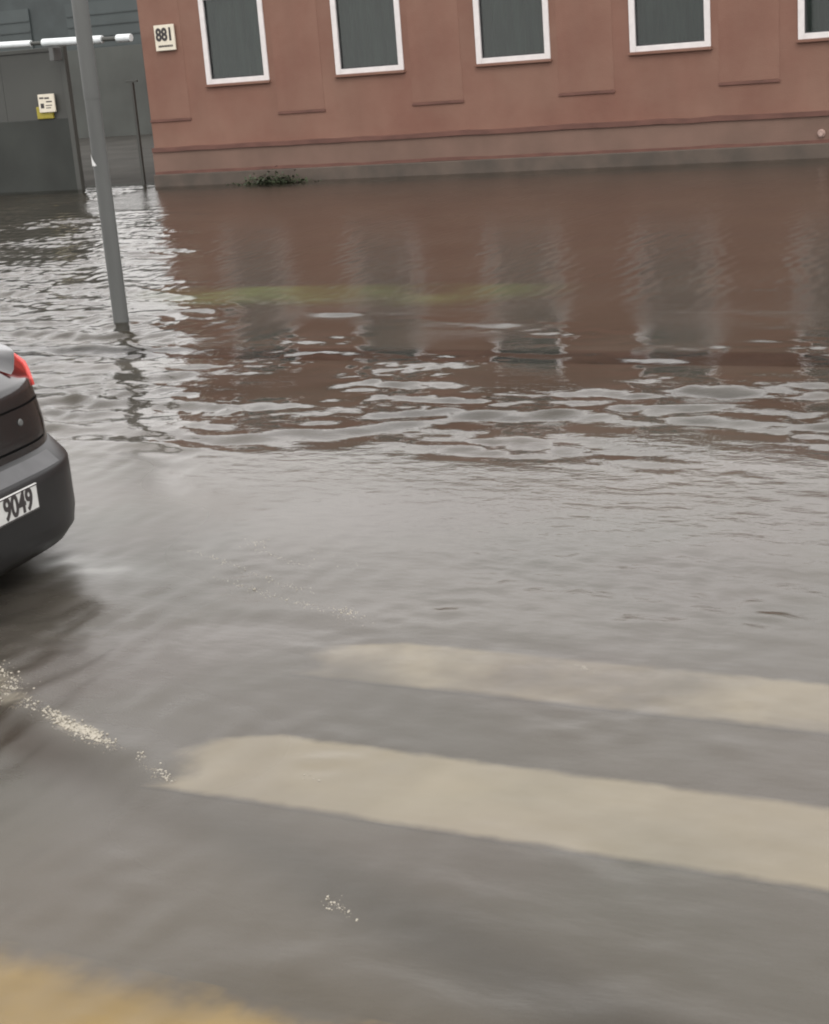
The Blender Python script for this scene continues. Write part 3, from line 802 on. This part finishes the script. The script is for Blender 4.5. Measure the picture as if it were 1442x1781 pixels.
# tail lights: wrap from the rear face round the corner, following the body outline
def on_outline(z, l):
    lv = sorted(body_levels, key=lambda q: q[0])
    for (za, _), (zb, _) in zip(lv[:-1], lv[1:]):
        if za <= z <= zb: break
    prm = {.62: (.092, .862), .76: (.115, .845), .85: (.128, .83), .885: (.148, .815), .905: (.185, .79), .918: (.30, .72)}
    ks = sorted(prm); 
    z = min(max(z, ks[0]), ks[-1])
    for a, b in zip(ks[:-1], ks[1:]):
        if a <= z <= b: break
    t = (z-a)/(b-a); g0 = prm[a][0]*(1-t)+prm[b][0]*t; wd = prm[a][1]*(1-t)+prm[b][1]*t
    l = min(l, wd); return g0+.09*((l/(wd/.87))/.65)**4.9, l, z
for s in (-1, 1):
    bm = bmesh.new(); g = []
    for i in range(13):
        u = i/12; l = .625+.20*math.sin(u*math.pi/2)
        row = []
        ztop = .894; zbot = .70+.06*(1-u)+.04*max(0, u-.7)
        for j in range(5):
            z = zbot+(ztop-zbot)*j/4
            x, ll, zz = on_outline(z, l)
            bul = .014
            row.append(bm.verts.new((x-bul*(1-u*.6), s*-(ll+bul*u), z)))
        for dx, dl, dz in ((.012, -.006, .006), (.07, -.02, .006), (.075, -.02, -.03)):
            row.append(bm.verts.new((x+dx, s*-(ll+dl), ztop+dz)))
        g.append(row)
    for a, b in zip(g[:-1], g[1:]):
        for j in range(7): bm.faces.new((a[j], b[j], b[j+1], a[j+1]))
    tl = link("taillight", bm, M_lamp, car, smooth=True)
    sm = tl.modifiers.new("thick", 'SOLIDIFY'); sm.thickness = .018; sm.offset = -1
for s in (-1, 1):       # raised wing behind each lamp, blending down into the boot lid
    def deck(x):
        k = [(.134, .808), (.23, .845), (.34, .872), (.5, .898), (.72, .918), (.95, .932)]
        for (a, za), (b, zb) in zip(k[:-1], k[1:]):
            if x <= b: return za+(zb-za)*max(0, (x-a)/(b-a))
        return k[-1][1]
    bm = bmesh.new(); g = []
    for i in range(13):
        l = .48+.345*math.sin(math.pi/2*i/12)
        xr = on_outline(.885, l)[0]+.02
        bl_ = min(1, max(0, (l-.50)/.13)); bl_ = bl_*bl_*(3-2*bl_)
        row = []
        for j in range(10):
            x = xr+(.95-xr)*j/9
            crest_z = .897+.035*min(1, (x-.14)/.5)
            dz = deck(x)+.002
            z = dz+(crest_z-dz)*bl_
            row.append(bm.verts.new((x, s*-(l-.02*j/9*(i == 12)), z)))
        g.append(row)
    skirt = [bm.verts.new((v.co.x, v.co.y-s*.006, .79)) for v in g[-1]]
    g.append(skirt)
    for a, b in zip(g[:-1], g[1:]):
        for j in range(9): bm.faces.new((a[j], b[j], b[j+1], a[j+1]))
    link("rear_wing", bm, M_paint, car, smooth=True)
M_seam = simple("panel_gap", (.003, .003, .003), .9, .1, spec=.05)
M_bumper_sheen = simple("painted_bumper_sheen", (.075, .075, .078), .45, .12, 12)  # lighter grey painting the sky's light on the bumper's sloping top
M_lamp_sheen = simple("painted_lamp_sheen", (.75, .42, .40), .2, .06, 20, coat=.5)  # pale pink painting the sky's reflection along the taillight's top edge
def rear_strip(name, l0, l1, zf, w, g_fun, material, parent, proud=.003, n=24):
    bm = bmesh.new(); pv = None
    for i in range(n+1):
        l = l0+(l1-l0)*i/n; z = zf(l)
        a = [bm.verts.new((g_fun(l, z-w/2)-proud, -l, z-w/2)), bm.verts.new((g_fun(l, z+w/2)-proud, -l, z+w/2))]
        if pv: bm.faces.new((pv[0], a[0], a[1], pv[1]))
        pv = a
    o = link(name, bm, material, parent, smooth=True); return o
shape = lambda l, w=.87: .09*((abs(l)/(w/.87))/.65)**4.9
bump_g = lambda l, z: shape(l, .882)+np.interp(z, (.438, .452, .515), (.002, .010, .080))
face_g = lambda l, z: shape(l, .86)+np.interp(z, (.53, .62, .76, .795), (.088, .092, .115, .120))
rear_strip("bumper_sheen", -.50, .50, lambda l: .480, .050, bump_g, M_bumper_sheen, car)
rear_strip("boot_seam", -.56, .56, lambda l: .553, .010, face_g, M_seam, car, .002)
rear_strip("boot_crease", -.60, .60, lambda l: .715, .008, face_g, M_seam, car, .0015)
for s_ in (-1, 1):
    bm = bmesh.new(); pv = None
    for i in range(9):
        z = .553+.24*i/8; l = s_*.575
        a = [bm.verts.new((face_g(l-.004, z)-.002, -(l-.004), z)), bm.verts.new((face_g(l+.004, z)-.002, -(l+.004), z))]
        if pv: bm.faces.new((pv[0], a[0], a[1], pv[1]))
        pv = a
    link("boot_seam", bm, M_seam, car)
    bm = bmesh.new(); pv = None
    for i in range(13):
        u = i/12; l = .625+.19*math.sin(u*math.pi/2)
        x, ll, zz = on_outline(.894, l)
        a = [bm.verts.new((x+.006, s_*-(ll-.004), .903)), bm.verts.new((x+.030, s_*-(ll-.012), .9045))]
        if pv: bm.faces.new((pv[0], a[0], a[1], pv[1]))
        pv = a
    lz = link("lamp_edge_sheen", bm, M_lamp_sheen, car, smooth=True)
# small grey disc on the boot
bm = bmesh.new(); add_cyl(bm, (.101, -.36, .655), (-1, 0, 0), .016, .012, .006, 18); link("boot_dot", bm, M_pole, car)
# licence plate
pl = empty("licence_plate"); bpy.data.objects.remove(pl)
plate = box("licence_plate", (-.008, .004, -.26, .26, .315, .425), M_plate, car, bevel=.004)
me = text_mesh("9049", .128, .003); me.materials.append(M_black)
dg = bpy.data.objects.new("digits", me); COL.objects.link(dg); dg.parent = plate
dg.matrix_local = Matrix.Translation((-.0095, -.112, .37)) @ Matrix(((0, 0, -1, 0), (-1, 0, 0, 0), (0, 1, 0, 0), (0, 0, 0, 1))) @ Matrix.Diagonal((.80, 1, 1, 1))
bm = bmesh.new()
for d in ((-.256, .256, .318, .3225), (-.256, .256, .4175, .422), (-.256, -.2515, .3225, .4175), (.2515, .256, .3225, .4175)):
    add_box(bm, -.0095, -.0081, d[0], d[1], d[2], d[3])
link("plate_border", bm, M_black, plate)
# wheels
def wheel():
    bm = bmesh.new(); prof = [(.20, -.10), (.295, -.10), (.315, -.07), (.318, 0), (.315, .07), (.295, .10), (.20, .10)]
    seg = 32; rings = [[bm.verts.new((r_*math.cos(2*math.pi*i/seg), y, r_*math.sin(2*math.pi*i/seg))) for i in range(seg)] for r_, y in prof]
    for a, b in zip(rings[:-1], rings[1:]):
        for i in range(seg): bm.faces.new((a[i], a[(i+1) % seg], b[(i+1) % seg], b[i]))
    t = link("wheel", bm, M_tyre, car, smooth=True)
    bm = bmesh.new(); add_cyl(bm, (0, -.085, 0), (0, 1, 0), .06, .06, .17, 20); add_cyl(bm, (0, -.05, 0), (0, 1, 0), .2, .2, .1, 32)
    for i in range(5):
        a = 2*math.pi*i/5; q = Matrix.Rotation(a, 4, 'Y'); b0 = len(bm.verts)
        add_box(bm, .05, .195, -.075, .075, -.025, .025); bm.verts.ensure_lookup_table()
        for v in bm.verts[b0:]: v.co = q @ v.co
    link("rim", bm, M_rim, t)
    bm = bmesh.new(); a0 = []
    for i in range(17):
        a = math.pi*i/16; a0.append([bm.verts.new((r_*math.cos(a), y, r_*math.sin(a)*1.0)) for r_, y in ((.33, -.10), (.37, -.10), (.37, .10), (.33, .10))])
    for a, b in zip(a0[:-1], a0[1:]):
        for k in range(4): bm.faces.new((a[k], b[k], b[(k+1) % 4], a[(k+1) % 4]))
    link("arch_trim", bm, M_bumper, t)
    return t
w0_ = wheel()
for i, (x, y) in enumerate(((.82, .785), (.82, -.785), (3.45, .785), (3.45, -.785))):
    w_ = w0_
    if i:
        w_ = w0_.copy(); COL.objects.link(w_)
        for ch in w0_.children:
            c = ch.copy(); COL.objects.link(c); c.parent = w_
    w_.location = (x, y, ROAD_Z+.318)

# ------------------------------------------------------------------ foam
def foam():
    bm = bmesh.new()
    def bubble(x, y, r_):
        z = water_z(x, y)-r_*.25
        res = bmesh.ops.create_icosphere(bm, subdivisions=1, radius=r_, matrix=Matrix.Translation((x, y, z)) @ Matrix.Diagonal((1, 1, .8, 1)))
    cl = [(-3.66, 3.92, .09, .05, 420, .0065), (-3.50, 3.82, .06, .03, 200, .006), (-3.16, 3.68, .08, .022, 260, .006), (-3.04, 3.63, .05, .022, 300, .006), (-2.92, 3.585, .03, .012, 60, .005), (-2.76, 3.53, .015, .012, 20, .005),
          (-2.64, 3.45, .035, .014, 70, .005), (-1.78, 2.96, .03, .014, 45, .0045), (-2.95, 4.9, .16, .02, 70, .004), (-3.25, 5.02, .12, .016, 50, .004), (-2.75, 4.86, .05, .02, 60, .004),
          (-3.6, 5.32, .10, .012, 60, .004), (-3.35, 5.4, .09, .012, 50, .004), (-3.2, 5.12, .12, .012, 60, .004),
          (-3.55, 5.55, .05, .03, 40, .004), (-3.1, 5.45, .12, .06, 24, .004), (-1.7, 4.56, .03, .012, 20, .004), (-2.2, 3.58, .02, .01, 6, .004)]
    for x, y, sx, sy, n, r_ in cl:
        for _ in range(int(n*1.5)):
            u, v = rnd.gauss(0, 1), rnd.gauss(0, 1)
            bubble(x+u*sx-v*sy*.3, y+v*sy-u*sx*.42, r_*(.22+.75*rnd.random()**2.2))
    o = link("foam", bm, M_foam, smooth=True); tag(o, "strings of pale foam bubbles drifting on the brown water behind the car", "foam", kind='stuff')
foam()
